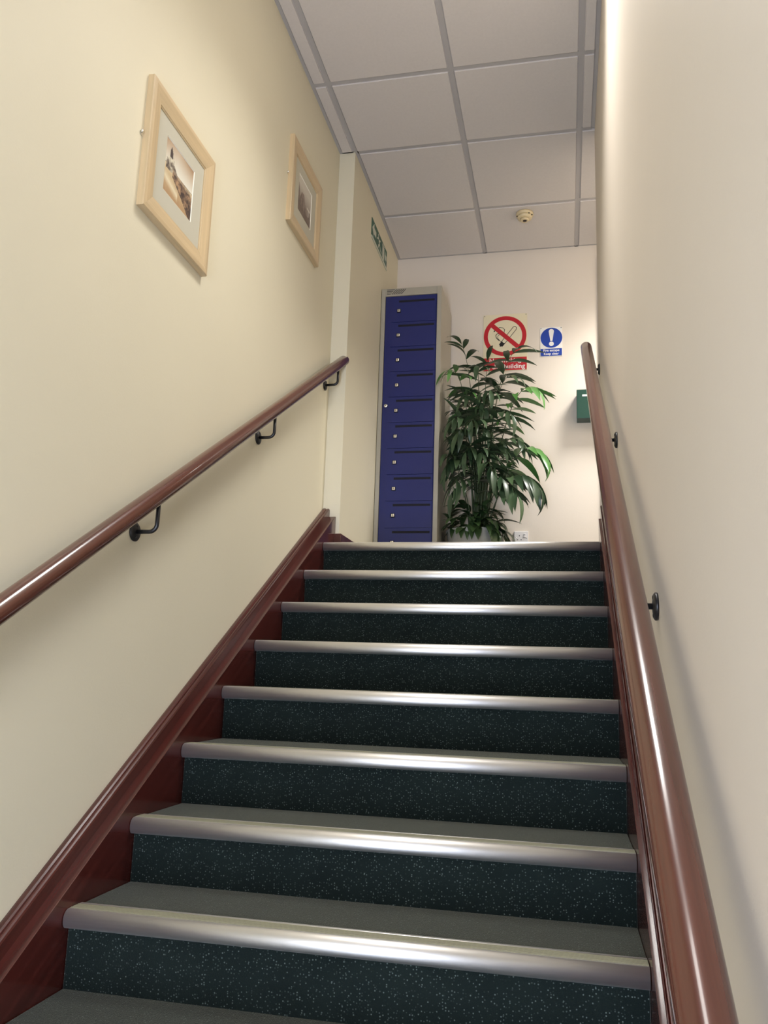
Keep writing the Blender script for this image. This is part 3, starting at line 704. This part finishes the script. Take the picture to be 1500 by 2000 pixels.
FR = [  # base, control, tip, pairs, leaflet length, kind
    (B(-.02), (0.590, 1.16, 1.28), (0.515, 1.02, 1.405), 5, 0.150, 'old'),
    (B(.02, .02), (0.690, 1.19, 1.30), (0.850, 1.08, 1.375), 5, 0.165, 'old'),
    (B(-.03, -.02), (0.570, 1.10, 1.34), (0.440, 0.93, 1.200), 5, 0.135, 'young'),
    (B(.04, .02), (0.780, 1.17, 1.27), (0.965, 1.06, 1.110), 6, 0.150, 'young'),
    (B(.05), (0.830, 1.16, 0.94), (1.020, 1.08, 0.690), 5, 0.150, 'young'),
    (B(.04, -.03), (0.800, 1.10, 0.76), (0.985, 1.02, 0.490), 6, 0.165, 'old'),
    (B(.02, -.03), (0.740, 1.05, 0.68), (0.870, 0.95, 0.420), 5, 0.150, 'old'),
    (B(.01, .03), (0.680, 1.22, 1.22), (0.800, 1.15, 1.230), 5, 0.150, 'old'),
    (B(.02, -.02), (0.680, 1.10, 1.10), (0.820, 0.98, 0.930), 5, 0.150, 'old'),
    (B(-.03), (0.560, 1.10, 1.06), (0.470, 0.98, 0.900), 5, 0.140, 'old'),
    (B(-.05, -.02), (0.500, 1.08, 0.86), (0.440, 0.95, 0.600), 5, 0.140, 'old'),
    (B(-.03, -.05), (0.520, 1.03, 0.76), (0.485, 0.90, 0.430), 5, 0.140, 'old'),
    (B(.03, .03), (0.720, 1.20, 0.98), (0.880, 1.14, 0.800), 5, 0.150, 'old'),
    (B(0, -.04), (0.620, 1.04, 1.04), (0.600, 0.88, 0.860), 5, 0.140, 'old'),
    (B(.01, -.05), (0.660, 1.03, 0.82), (0.720, 0.90, 0.560), 5, 0.140, 'old'),
    (B(0, .05), (0.640, 1.26, 1.26), (0.660, 1.20, 1.360), 4, 0.140, 'old'),
    (B(-.02, .04), (0.540, 1.24, 1.02), (0.470, 1.16, 1.020), 5, 0.140, 'old'),
    (B(.0, -.02), (0.610, 1.09, 0.92), (0.560, 0.95, 0.690), 5, 0.140, 'old'),
    (B(.02, .0), (0.660, 1.13, 1.18), (0.700, 0.98, 1.080), 5, 0.140, 'old'),
    (B(.03, .05), (0.700, 1.25, 0.80), (0.800, 1.24, 0.620), 5, 0.140, 'old'),
    (B(-.01, .02), (0.590, 1.20, 1.12), (0.540, 1.10, 1.130), 5, 0.140, 'old'),
    (B(-.04, .0), (0.500, 1.14, 0.70), (0.455, 1.00, 0.700), 5, 0.150, 'old'),
    (B(.0, -.03), (0.590, 1.05, 0.98), (0.520, 0.90, 0.800), 5, 0.150, 'old'),
    (B(.03, -.03), (0.690, 1.06, 0.66), (0.780, 0.92, 0.520), 5, 0.150, 'old'),
    (B(-.02, .02), (0.560, 1.20, 0.86), (0.490, 1.12, 0.780), 5, 0.150, 'old'),
    (B(.0, .0), (0.620, 1.12, 1.30), (0.620, 0.98, 1.240), 5, 0.150, 'old'),
    (B(.02, .02), (0.640, 1.16, 0.80), (0.640, 1.00, 0.700), 5, 0.150, 'old'),
]
for b_, c_, e_, n_, l_, k_ in FR: frond(b_, c_, e_, n_, l_*1.26, k_, t0=(0.42 if e_[2] > 1.0 else 0.34))
SINK = ([], [])                                  # inner fronds behind the ones that can be told apart
for k in range(13):
    a = random.uniform(0, 2*PI); r1, r2 = random.uniform(0.0, 0.06), random.uniform(0.08, 0.19); zt = random.uniform(0.55, 1.20)
    tip = (PC.x + 0.02 + r2*math.cos(a), min(YE - 0.06, PC.y - 0.03 + 0.8*r2*math.sin(a)), zt)
    frond(B(0.3*r1*math.cos(a), 0.3*r1*math.sin(a)), (PC.x + 0.03 + r1*math.cos(a), PC.y + r1*math.sin(a), zt + 0.12), tip, 5, 0.165, 'old', t0=0.3)
me = bpy.data.meshes.new('inner_leaflets'); me.from_pydata(SINK[0], [], SINK[1])
for p_ in me.polygons: p_.use_smooth = True
il = link('inner_leaflets', me, leaf_m, pl); il['kind'] = 'stuff'
SINK = None
for k in range(7):                               # bare canes in the middle of the clump
    a = 2*PI*k/7; x, y = 0.03 + 0.035*math.cos(a), 0.035*math.sin(a); hh = random.uniform(0.45, 0.80)
    bm = bmesh.new(); tube(bm, [(x, y, 0.236), (x*1.3 + 0.01, y*1.2, 0.27 + hh*0.5), (x*1.9, y*1.6, 0.27 + hh)], [0.0055, 0.0045, 0.003], 7); from_bm('cane', bm, stem_m, pl)
for k in range(96):                              # broad leaves spilling over the rim
    tier = k % 3
    a = (-PI/2 + random.uniform(-1.7, 1.7)) if k < 72 else random.uniform(0, 2*PI)
    r = (random.uniform(0.105, 0.145), random.uniform(0.07, 0.13), random.uniform(0.02, 0.09))[tier]
    z = (random.uniform(0.262, 0.285), random.uniform(0.275, 0.325), random.uniform(0.32, 0.41))[tier]
    a2 = a + random.uniform(-0.75, 0.75); L = random.uniform(0.125, 0.185)
    up_ = (random.uniform(-0.35, 0.15), random.uniform(-0.1, 0.4), random.uniform(0.1, 0.7))[tier]
    place_leaf('leaf', random.choice(BR), pl, Vector((r*math.cos(a), r*math.sin(a), z)), Vector((math.cos(a2), math.sin(a2), up_)), UP, L, random.uniform(0.85, 1.15))
